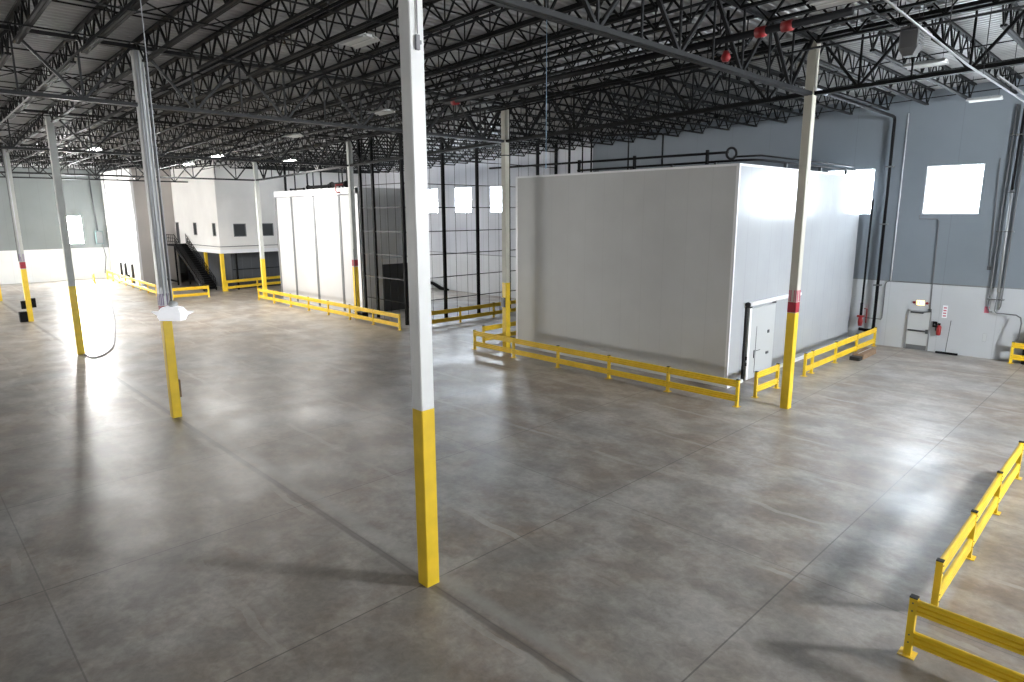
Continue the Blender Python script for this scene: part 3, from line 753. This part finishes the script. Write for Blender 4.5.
# fix sub-part placement: parts sit at -root location, sub-parts share the part's offset
def pipes_on_roof():
    t = thing('roof_pipe', (4.4, -20, 10.), 'upper black pipe above the cold room roof ending in a round ring', 'pipe')
    part_tube('pipe', [(4.6, -20.0, 9.86), (12., -20., 9.90), (20., -20.0, 9.95)], .055, M['black'], t)
    ring_ = MB(); n = 20; pts = [(4.45+.0*i, -20.0+.0, 9.78) for i in range(1)]
    rp = []
    for i in range(n+1):
        a = 2*math.pi*i/n; rp.append(V((4.45, -20.0, 9.80))+V((RT.x, RT.y, 0)).normalized()*(.21*math.cos(a))+V((0, 0, .23*math.sin(a))))
    smooth(ring_.tube(rp, .055, 8, cap=False).build('ring', M['black'], t))
    for x in (5.6, 9.5, 13.): part_box('clamp', (x-.05, -20.07, 9.4), (x+.05, -19.93, 10.02), M['black'], t)
    t = thing('roof_pipe', (3.4, -20, 9.5), 'lower black pipe along the cold room roof edge, turning toward the back wall', 'pipe')
    part_tube('pipe', [(13.2, -20.1, 9.50), (4.1, -20.1, 9.50), (3.6, -20.3, 9.5), (3.4, -20.8, 9.50), (3.35, -31.9, 9.50)], .05, M['black'], t)
    part_tube('branch', [(4.4, -20.1, 9.66), (3.6, -21., 9.72), (3.5, -26, 9.72), (3.5, -31.9, 9.72)], .04, M['black'], t)
    for x in (5.2, 7.4, 9.7, 11.9): part_box('support_foot', (x-.06, -20.2, ZT-.01), (x+.06, -20.0, 9.46), M['darkgrey'], t)
    for y in (-23., -27., -30.5): part_box('support_foot', (3.28, y-.06, ZT-.01), (3.42, y+.06, 9.46), M['darkgrey'], t)
    for (x, y, z0, r, lab) in ((12.95, -20.2, 9.3, .035, 'thin black drop pipe at the left end of the roof pipes'), (10.1, -20.3, 9.3, .035, 'thin black drop pipe meeting the roof pipes mid-run'),
                               (14.9, -21.4, 9.3, .07, 'thick black drop pipe behind the cold room left corner'), (14.3, -22.6, 9.3, .05, 'black drop pipe beside the thick one at the cold room corner')):
        q = thing('drop_pipe', (x, y, z0), lab, 'pipe'); part_tube('pipe', [(x, y, z0), (x, y, zr(x)-.5)], r, M['black'], q)
        part_tube('flange', [(x, y, ZT+.002), (x, y, ZT+.12)], r*1.8, M['black'], q)
    q = thing('drop_pipe', (8.4, -20.2, 9.5), 'black pipe with elbow dropping onto the roof pipes', 'pipe')
    part_tube('pipe', [(8.42, -20.75, 9.5), (8.42, -20.75, 10.95), (8.5, -20.75, 11.02), (12.2, -20.75, 11.25)], .045, M['black'], q)
pipes_on_roof()

# ------------------------------------------------------------------ white panelled freezer
FX0, FX1, FY0, FY1, FZ = 31.75, 45.2, -18.0, -22.7, 9.15
t = thing('freezer_room', (FX0, FY0, 0), 'white panelled freezer box with dark vertical joint strips', 'freezer room')
part_box('front_wall', (FX0, FY0, 0), (FX1, FY0-.15, FZ), M['cold2_x'], t)
part_box('side_wall', (FX0, FY0-.15, 0), (FX0+.15, FY1, FZ), M['cold2_y'], t)
part_box('rear_wall', (FX0+.15, FY1+.15, 0), (FX1, FY1, FZ), M['cold2_x'], t)
part_box('far_wall', (FX1-.15, FY0-.15, 0), (FX1, FY1+.15, FZ), M['cold2_y'], t)
part_box('roof_panel', (FX0+.15, FY0-.15, FZ-.15), (FX1-.15, FY1+.15, FZ-.01), M['cold2_x'], t)
for x in (45.05, 42.15, 38.34, 34.42):
    MB().box((x-.15, FY0+.03, 0.02), (x+.15, FY0+.001, FZ-.45)).build('joint_strip', M['trimgrey'], t)
MB().box((FX0, FY0+.05, FZ-.42), (FX1, FY0+.001, FZ+.04)).build('top_fascia', M['wtrim'], t)
MB().box((FX0, FY0+.045, FZ-.47), (FX1, FY0+.001, FZ-.42)).build('fascia_shadow_strip', M['trimgrey'], t)
cc = MB().box((FX0-.06, FY0+.05, 0.0), (FX0+.32, FY0+.001, FZ)).box((FX0-.06, FY0+.05, 0), (FX0-.001, FY0-.45, FZ)); cc.build('corner_trim', M['wtrim'], t)
d2 = MB().box((FX0-.12, -19.8, .05), (FX0-.001, -22.6, 3.6)).build('side_door', M['darkgrey'], t); d2['label'] = 'dark grey door panel'
MB().box((FX0-.14, -19.7, 3.6), (FX0-.001, -22.65, 4.0)).build('door_header', M['wtrim'], t)
# roof equipment on the freezer
def feq(x0, x1, z0, z1, label, red=False, valve=False):
    q = thing('roof_equipment', ((x0+x1)/2, -18.6, z0), label, 'roof equipment')
    part_tube('pipe', [(x0, -18.6, (z0+z1)/2), (x1, -18.6, (z0+z1)/2)], (z1-z0)*.32, M['black'], q)
    n = max(2, int((x1-x0)/1.2))
    for i in range(n):
        x = x0+.1+(x1-x0-.2)*i/(n-1)
        part_tube('flange', [(x-.08, -18.6, (z0+z1)/2), (x+.08, -18.6, (z0+z1)/2)], (z1-z0)*.5, M['black'], q)
        part_box('support_foot', (x-.05, -18.66, FZ-.01), (x+.05, -18.54, (z0+z1)/2), M['darkgrey'], q)
    return q
feq(40.9, 43.4, 9.25, 9.42, 'thin black pipe lying on the freezer roof, left end')
feq(36.7, 40.3, 9.22, 9.60, 'black flanged pipe assembly on the middle of the freezer roof')
q = feq(34.2, 36.5, 9.25, 9.72, 'black flanged pipe assembly with red elbow at the freezer roof right end')
part_tube('red_elbow', [(34.5, -18.4, 9.45), (34.45, -17.82, 9.40), (34.45, -17.8, 8.95), (34.3, -17.8, 8.85), (33.9, -17.8, 8.85)], .05, M['red'], q)
for i, (x, r) in enumerate(((45.1, .11), (43.3, .06), (41.1, .07), (40.1, .05), (38.8, .07), (36.0, .05), (35.5, .06), (34.7, .12))):
    yy = -19.0
    q = thing('drop_pipe', (x, yy, 9.3), ['thick black pipe on the freezer left edge reaching the roof', 'first thin black drop pipe right of the freezer left edge', 'black drop pipe at the right end of the thin roof pipe',
        'thin black drop pipe at the left end of the middle pipe assembly', 'black drop pipe rising from the middle pipe assembly', 'thin black drop pipe above the right pipe assembly', 'second thin black drop pipe above the right pipe assembly', 'thick black drop pipe left of the banded grey column'][i], 'pipe')
    part_tube('pipe', [(x, yy, FZ+.02), (x, yy, zr(x)-.5)], r, M['black'], q)
    part_tube('flange', [(x, yy, FZ+.002), (x, yy, FZ+.15)], r*1.7, M['black'], q)

# ------------------------------------------------------------------ black cage
t = thing('cage_partition', (25.6, -18.0, 0), 'tall black post and wire cage reaching the roof behind the guard rails', 'cage')
py_ = [-17.55, -20.85, -23.9, -27.0, -30.1, -32.2]
px_ = [29.05, 30.62]
for y in py_: part_box('post', (25.53, y-.10, .02), (25.69, y+.10, zr(25.6)+.2), M['black'], t).location
for x in px_: part_box('post', (x-.09, -17.63, .02), (x+.09, -17.47, zr(x)+.2), M['black'], t)
for z in (1.48, 3.0, 4.57, 6.12, 7.7, 9.22, 10.8):
    MB().bar((25.6, -17.55, z), (25.6, -32.25, z), .05, .055).build('cross_rail', M['black'], t)
    MB().bar((25.6, -17.55, z), (30.7, -17.55, z), .05, .04).build('cross_rail', M['trimgrey'] if 2 < z < 9 else M['black'], t)
th = []
y = -18.0
for a, b in zip(py_[:-1], py_[1:]):
    for f in (1/3, 2/3):
        y = a+(b-a)*f; MB().bar((25.6, y, .1), (25.6, y, 12.), .018).build('mullion', M['black'], t)
for x in (26.5, 27.4, 28.3, 29.9): MB().bar((x, -17.55, .1), (x, -17.55, 12.), .018).build('mullion', M['black'], t)
t = thing('floor_hose', (42, -31.9, 0), 'dark bundle lying on the floor at the back wall inside the cage', 'hose')
part_tube('bundle', [(39.0, -31.8, .1), (40.3, -31.9, .12), (41.6, -32.0, .5), (42.6, -32.05, .55), (43.4, -32.0, .9)], [.10, .2, .16, .18, .1], M['black'], t)

# things lying low inside the cage
t = thing('floor_crate', (30.3, -17.2, 0), 'low dark crate on the floor behind the freezer rail', 'crate')
part_box('body', (29.9, -17.2, 0.0), (30.9, -16.75, .45), M['black'], t, ch=.04)
part_box('lid', (29.85, -17.24, .45), (30.95, -16.71, .5), M['darkgrey'], t)
t = thing('floor_pallet', (28.0, -17.3, 0), 'low reddish brown stack on the floor beside the dark crate', 'pallet')
for i in range(3): part_box('board', (27.4, -17.35+.22*i, .12), (28.9, -17.17+.22*i, .2), M['brown'], t)
for i in range(3): part_box('runner', (27.45+.65*i, -17.35, 0), (27.55+.65*i, -16.75, .12), M['brown'], t)

# ------------------------------------------------------------------ office block
OX, OY, OZ0, OZ1 = 54.25, -16.4, 3.62, 12.2
t = thing('office_block', (OX, OY, 0), 'white two storey office block with small dark windows over a dark recess', 'office')
XB = 66.6
fw = MB()
def holed_y(mb, x0, x1, ya, yb, z0, z1, holes):   # wall facing -x, runs along y
    ys = sorted(set([ya, yb]+[q for h in holes for q in h[:2]])); zs = sorted(set([z0, z1]+[q for h in holes for q in h[2:]]))
    for i in range(len(ys)-1):
        for j in range(len(zs)-1):
            if any(h[0] < (ys[i]+ys[i+1])/2 < h[1] and h[2] < (zs[j]+zs[j+1])/2 < h[3] for h in holes): continue
            mb.box((x0, ys[i], zs[j]), (x1, ys[i+1], zs[j+1]))
def holed_x(mb, y0, y1, xa, xb, z0, z1, holes):
    xs = sorted(set([xa, xb]+[q for h in holes for q in h[:2]])); zs = sorted(set([z0, z1]+[q for h in holes for q in h[2:]]))
    for i in range(len(xs)-1):
        for j in range(len(zs)-1):
            if any(h[0] < (xs[i]+xs[i+1])/2 < h[1] and h[2] < (zs[j]+zs[j+1])/2 < h[3] for h in holes): continue
            mb.box((xs[i], y0, zs[j]), (xs[i+1], y1, zs[j+1]))
wh = [(-19.0, -17.8, 5.18, 6.42), (-21.75, -20.5, 5.18, 6.42), (-25., -23.5, 5.18, 6.42)]
holed_y(fw, OX, OX+.15, -32.2, OY, OZ0+.35, zr(OX)+.25, wh)
fw.build('front_wall', M['off_w'], t)
sh = [(54.95, 55.75, 5.25, 6.5), (60.05, 60.95, 5.25, 6.5), (65.4, 66.3, 4.3, 6.5)]
sw = MB(); holed_x(sw, OY-.15, OY, OX+.15, XB, OZ0+.35, zr(OX)+.25, sh); sw.build('side_wall', M['off_w'], t)
for h in wh:
    f = MB(); a, b_, c0, c1 = h
    f.box((OX-.03, a, c0), (OX+.08, a+.07, c1)).box((OX-.03, b_-.07, c0), (OX+.08, b_, c1)).box((OX-.03, a, c0), (OX+.08, b_, c0+.07)).box((OX-.03, a, c1-.07), (OX+.08, b_, c1))
    fo = f.build('window', M['trimgrey'], t); subpart('pane', MB().box((OX+.06, a+.05, c0+.05), (OX+.09, b_-.05, c1-.05)), M['glassdark'], fo, t)
for h in sh:
    f = MB(); a, b_, c0, c1 = h; dn = h[2] < 5
    f.box((a, OY+.03, c0), (a+.07, OY-.08, c1)).box((b_-.07, OY+.03, c0), (b_, OY-.08, c1)).box((a, OY+.03, c1-.07), (b_, OY-.08, c1))
    if not dn: f.box((a, OY+.03, c0), (b_, OY-.08, c0+.07))
    fo = f.build('door_frame' if dn else 'window', M['trimgrey'], t)
    subpart('door_leaf' if dn else 'pane', MB().box((a+.05, OY-.06, c0+.02), (b_-.05, OY-.09, c1-.05)), M['darkgrey'] if dn else M['glassdark'], fo, t)
# floor slab band with its projecting lip
MB().box((OX-.05, OY+.05, OZ0), (XB, -32.2, OZ0+.35)).build('floor_band', M['wtrim'], t)
MB().box((OX-.07, OY+.07, OZ0+.62), (OX-.001, -32.2, OZ0+.68)).box((OX-.001, OY+.07, OZ0+.62), (XB-4., OY+.001, OZ0+.68)).build('ledge_line', M['trimgrey'], t)
# recessed ground floor
MB().box((OX+1.3, OY-1.4, 0), (OX+1.45, -32.2, OZ0-.001)).build('recessed_wall', M['recess'], t)
MB().box((OX+1.45, OY-1.4, 0), (XB, OY-1.55, OZ0-.001)).build('recessed_side_wall', M['recess_x'], t)
MB().box((OX+1.22, -17.9, 1.9), (OX+1.299, -32., 1.96)).build('recess_rail', M['black'], t)
for y in (-16.5,): MB().box((OX-.02, y-.16, 0), (OX+.28, y+.14, OZ0-.001)).build('corner_post', M['yellow'], t)['label'] = 'yellow corner post'
MB().box((58.5, -16.65, 0), (58.78, -16.4, OZ0-.001)).build('side_post', M['yellow'], t)['label'] = 'yellow post behind the stair'
MB().box((OX+.6, -18.0, 0), (OX+.75, -18.15, OZ0-.001)).build('inner_post', M['black'], t)
# wall with warm grey paint between office and dock wall (setting)
struct('wall_return', MB().box((XB, OY+.0, 0), (XB+.2, -12.55, 12.05)), M['warm_w'])
struct('wall_dock', MB().box((XB, -12.55, 0), (XE, -12.75, 12.05)), M['dock_w'])
struct('trim_dock', MB().box((XB-.06, -12.49, 0), (XB+.06, -12.75, 12.05)), M['wtrim'])
# dark dock seals
for i, (x, z0, z1) in enumerate(((73.9, .3, 2.0), (72.1, .3, 2.0), (69.4, .05, 2.0))):
    q = thing('dock_bumper', (x, -12.5, z0), ['leftmost tall black bumper on the white dock wall', 'middle tall black bumper on the white dock wall', 'rightmost tall black bumper on the white dock wall'][i], 'dock bumper')
    part_box('pad', (x-.24, -12.55, z0), (x+.24, -12.40, z1), M['rubber'], q, ch=.04)
    part_box('mounting_plate', (x-.28, -12.55, z0-.03), (x+.28, -12.50, z1+.06), M['darkgrey'], q)
q = thing('dock_control_box', (71.6, -12.4, .45), 'small black box low between the dock bumpers and rail', 'box')
part_box('body', (70.9, -12.55, .45), (71.5, -12.3, .8), M['rubber'], q, ch=.03)
part_box('cover', (70.95, -12.3, .5), (71.45, -12.27, .75), M['darkgrey'], q)
# electrical panel in far corner
q = thing('electrical_panel', (78.4, -11.7, 3.5), 'teal grey electrical panel in the far left corner by the dock wall', 'electrical panel')
part_box('cabinet', (78.15, -12.05, 4.0), (78.48, -11.3, 5.5), M['teal'], q, ch=.02)
part_box('cabinet_door', (78.11, -11.98, 4.1), (78.15, -11.37, 5.4), M['trimgrey'], q)
part_tube('conduit', [(78.35, -11.6, 5.5), (78.35, -11.35, 12.2)], .07, M['darkgrey'], q)
part_tube('conduit', [(78.3, -11.9, 4.), (78.3, -12.1, 2.5), (78.3, -11.8, .6)], .04, M['trimgrey'], q)
part_tube('conduit', [(77.0, -12.5, 12), (76.6, -12.5, 6.), (75.9, -12.5, 2.5)], .04, M['trimgrey'], q)
struct('trim_end', MB().box((XE-.15, -12.5, 12.45), (XE-.002, 12., 12.75)), M['wtrim'])

# ------------------------------------------------------------------ black stair
t = thing('steel_stair', (56., -15.8, 0), 'black steel stair climbing along the office wall to its upper door', 'stair')
sx0, sx1, sz = 55.9, 63.3, 4.2; yi, yo = -16.32, -15.15
for yy in (yi, yo):
    MB().bar((sx0, yy, .12), (sx1, yy, sz-.1), .07, .34).build('stringer', M['black'], t)
n = 22
for i in range(n):
    x = sx0+(sx1-sx0)*(i+.5)/n; z = sz*(i+1)/n
    MB().box((x-.19, yi, z-.05), (x+.19, yo, z)).box((x+.15, yi, z-.05), (x+.17, yo, z+.14)).build('tread', M['black'], t)
MB().box((sx1, yi, sz-.12), (66.5, yo, sz)).build('landing', M['black'], t)
for (x, y) in ((63.4, yo), (66.2, yo), (63.4, yi)): MB().box((x-.07, y-.07, 0), (x+.07, y+.07, sz-.12)).build('support_post', M['black'], t)
for yy in (yi+.03, yo-.03):
    r = MB()
    for dz in (.35, .55, .75, 1.05): r.bar((sx0, yy, dz+.12), (sx1, yy, sz+dz), .045, .045)
    for i in range(15):
        x = sx0+(sx1-sx0)*i/14; z = sz*i/14+.1; r.bar((x, yy, z), (x, yy, z+1.05), .04)
    if yy > -15.5:
        for dz in (.35, .7, 1.05): r.bar((sx1, yy, sz+dz), (66.5, yy, sz+dz), .045, .045)
        for i in range(6): r.bar((sx1+.62*i, yy, sz), (sx1+.62*i, yy, sz+1.05), .04)
    r.build('handrail', M['black'], t)
MB().box((63.0, -15.0, .35), (66.4, -14.94, .55)).build('kick_bar', M['black'], t)

# ------------------------------------------------------------------ back wall door group
dn = bpy.data.objects.new('door_1', None); COL.objects.link(dn); dn['kind'] = 'structure'; dn.location = (-.42, YS, 0)
MB().box((-.98, YS, 0), (-.92, YS+.06, 2.12)).box((.08, YS, 0), (.14, YS+.06, 2.12)).box((-.98, YS, 2.06), (.14, YS+.06, 2.12)).build('door_frame', M['midgrey'], dn)
MB().box((-.92, YS, .02), (.08, YS+.04, 2.06)).build('door_leaf', M['doorw'], dn)
MB().box((-.90, YS+.04, .02), (.06, YS+.055, .26)).build('kick_plate', M['trimgrey'], dn)
MB().box((-.90, YS+.04, 1.0), (.04, YS+.11, 1.08)).box((-.92, YS+.04, .93), (-.80, YS+.13, 1.14)).build('push_bar', M['darkgrey'], dn)
MB().box((-.62, YS+.04, 1.98), (-.02, YS+.14, 2.06)).bar((-.55, YS+.14, 2.04), (-.85, YS+.08, 2.1), .03).build('door_closer', M['darkgrey'], dn)
q = thing('exit_sign', (-.42, YS+.02, 2.45), 'small glowing amber exit sign with side lamps above the white door', 'exit sign')
part_box('housing', (-.60, YS, 2.42), (-.24, YS+.07, 2.66), M['lampoff'], q)
part_box('lit_face', (-.60, YS+.07, 2.42), (-.24, YS+.08, 2.66), M['exitlit'], q)
# EXIT lettering
L = MB(); lw, lh, g0 = .062, .14, .082; yq0, yq1 = YS+.08, YS+.088
def stroke(x, z, w, h): L.box((x, yq0, z), (x-w, yq1, z+h))
x = -.255; z = 2.47; s_ = .016
stroke(x, z, s_, lh)
for dz in (0, lh/2-.008, lh-s_): stroke(x, z+dz, lw, s_)
x -= g0; L.bar((x, yq1-.004, z), (x-lw, yq1-.004, z+lh), .008, s_); L.bar((x-lw, yq1-.004, z), (x, yq1-.004, z+lh), .008, s_)
x -= g0; stroke(x-.02, z, s_, lh)
x -= g0*.75; stroke(x, z+lh-s_, lw, s_); stroke(x-lw/2+s_/2, z, s_, lh)
L.build('lettering', M['red'], q)
for s in (-1, 1): smooth(MB().tube([(-.42+s*.27, YS+.04, 2.54), (-.42+s*.31, YS+.10, 2.54)], [.05, .07], 10).build('side_lamp', M['red'], q))
q = thing('fire_extinguisher', (-1.40, YS+.12, .95), 'red fire extinguisher hanging on the wall right of the exit door', 'fire extinguisher')
smooth(MB().tube([(-1.40, YS+.13, .92), (-1.40, YS+.13, .96), (-1.40, YS+.13, 1.38), (-1.40, YS+.13, 1.47)], [.06, .11, .11, .04], 14).build('cylinder', M['red'], q))
part_box('valve', (-1.45, YS+.08, 1.47), (-1.35, YS+.18, 1.56), M['black'], q)
part_tube('hose', [(-1.36, YS+.14, 1.52), (-1.26, YS+.16, 1.45), (-1.26, YS+.16, 1.15)], .02, M['black'], q)
q = thing('wall_sign', (-1.55, YS+.01, 1.95), 'narrow white sign with pink lettering above the fire extinguisher', 'sign')
part_box('plate', (-1.66, YS, 1.85), (-1.44, YS+.02, 2.5), M['wtrim'], q)
sg = MB()
for i in range(4): sg.box((-1.62, YS+.02, 1.92+i*.14), (-1.48, YS+.024, 1.99+i*.14))
sg.build('printing', M['pink'], q)
q = thing('wall_switch_box', (-1.18, YS+.03, 1.45), 'small black box on the wall beside the exit door', 'switch')
part_box('body', (-1.28, YS, 1.32), (-1.08, YS+.09, 1.62), M['black'], q, ch=.02)
part_box('button', (-1.21, YS+.09, 1.42), (-1.15, YS+.11, 1.50), M['trimgrey'], q)
q = thing('floor_squeegee', (-1.83, YS+.3, 0), 'long handled floor squeegee leaning on the wall beside the extinguisher', 'squeegee')
part_box('blade', (-2.4, YS+.28, 0.02), (-1.42, YS+.38, .12), M['black'], q)
part_tube('handle', [(-1.85, YS+.33, .1), (-1.88, YS+.06, 1.75)], .018, M['trimgrey'], q)
q = thing('wall_plate', (-3.3, YS+.01, .9), 'faint blank plate low on the wall beneath the riser pipe', 'plate')
part_box('plate', (-3.45, YS, .85), (-3.3, YS+.015, 1.25), M['doorw'], q)
part_box('plate_rim', (-3.46, YS, .84), (-3.29, YS+.008, 1.26), M['midgrey'], q)
# black box behind right rail
q = thing('black_cabinet', (-5.6, -32.1, 0), 'black box standing behind the rail piece at the right edge', 'cabinet')
part_box('body', (-5.0, -32.28, 0.), (-6.2, -31.95, 1.55), M['black'], q, ch=.02)
part_box('top_cover', (-4.97, -32.28, 1.55), (-6.23, -31.93, 1.60), M['darkgrey'], q)
# carton on the floor
q = thing('cardboard_carton', (1.0, -28.5, 0), 'long brown cardboard carton on the floor under the yellow rail', 'carton')
c0 = MB(); pts = [V((.70, -27.65, 0)), V((1.22, -27.6, 0)), V((1.26, -29.7, 0)), V((.74, -29.7, 0))]
c0.add([p for p in pts]+[p+V((0, 0, .27)) for p in pts], [(3,2,1,0),(4,5,6,7),(0,1,5,4),(1,2,6,5),(2,3,7,6),(3,0,4,7)])
c0.build('box_body', M['brown'], q)
MB().box((.72, -27.6, 0), (1.2, -27.15, .18), ch=.03).build('black_end', M['rubber'], q)
MB().box((.95, -27.7, .27), (1.0, -29.65, .275)).build('tape_strip', M['doorw'], q)
# loose cord on the bright floor
q = thing('extension_cable', (30., -1., 0), 'long grey cable curving over the bright floor beside the left column', 'cable')
ctrl = [(69.9, -9.4), (58., -7.6), (47.98, -5.51), (41., -4.05), (35.68, -2.77), (32.2, -1.9), (30.21, -1.15), (29.2, -.55), (29.09, -.17), (30.0, -.1)]
pts = []
for i in range(len(ctrl)-1):
    p0, p1, p2, p3 = [V((*ctrl[max(0, min(len(ctrl)-1, i+k))], .03)) for k in (-1, 0, 1, 2)]
    for s in range(6):
        u = s/6; pts.append(.5*((2*p1)+(-p0+p2)*u+(2*p0-5*p1+4*p2-p3)*u*u+(-p0+3*p1-3*p2+p3)*u**3))
pts.append(V((*ctrl[-1], .03)))
part_tube('wire', pts, .03, M['cord'], q, 6)
part_box('plug', (29.95, -.14, .0), (30.25, -.04, .08), M['cord'], q)

# ------------------------------------------------------------------ world and view
w = bpy.data.worlds.new('world'); sc.world = w; w.use_nodes = True
w.node_tree.nodes['Background'].inputs[0].default_value = (.6, .7, .85, 1); w.node_tree.nodes['Background'].inputs[1].default_value = .5
sc.view_settings.view_transform = 'Standard'; sc.view_settings.look = 'None'; sc.view_settings.gamma = 1.0
sc.view_settings.exposure = 0.82; sc.view_settings.use_curve_mapping = False
sc.cycles.use_denoising = True
sc.cycles.max_bounces = 8; sc.cycles.diffuse_bounces = 5; sc.cycles.glossy_bounces = 3
sc.cycles.sample_clamp_indirect = 6
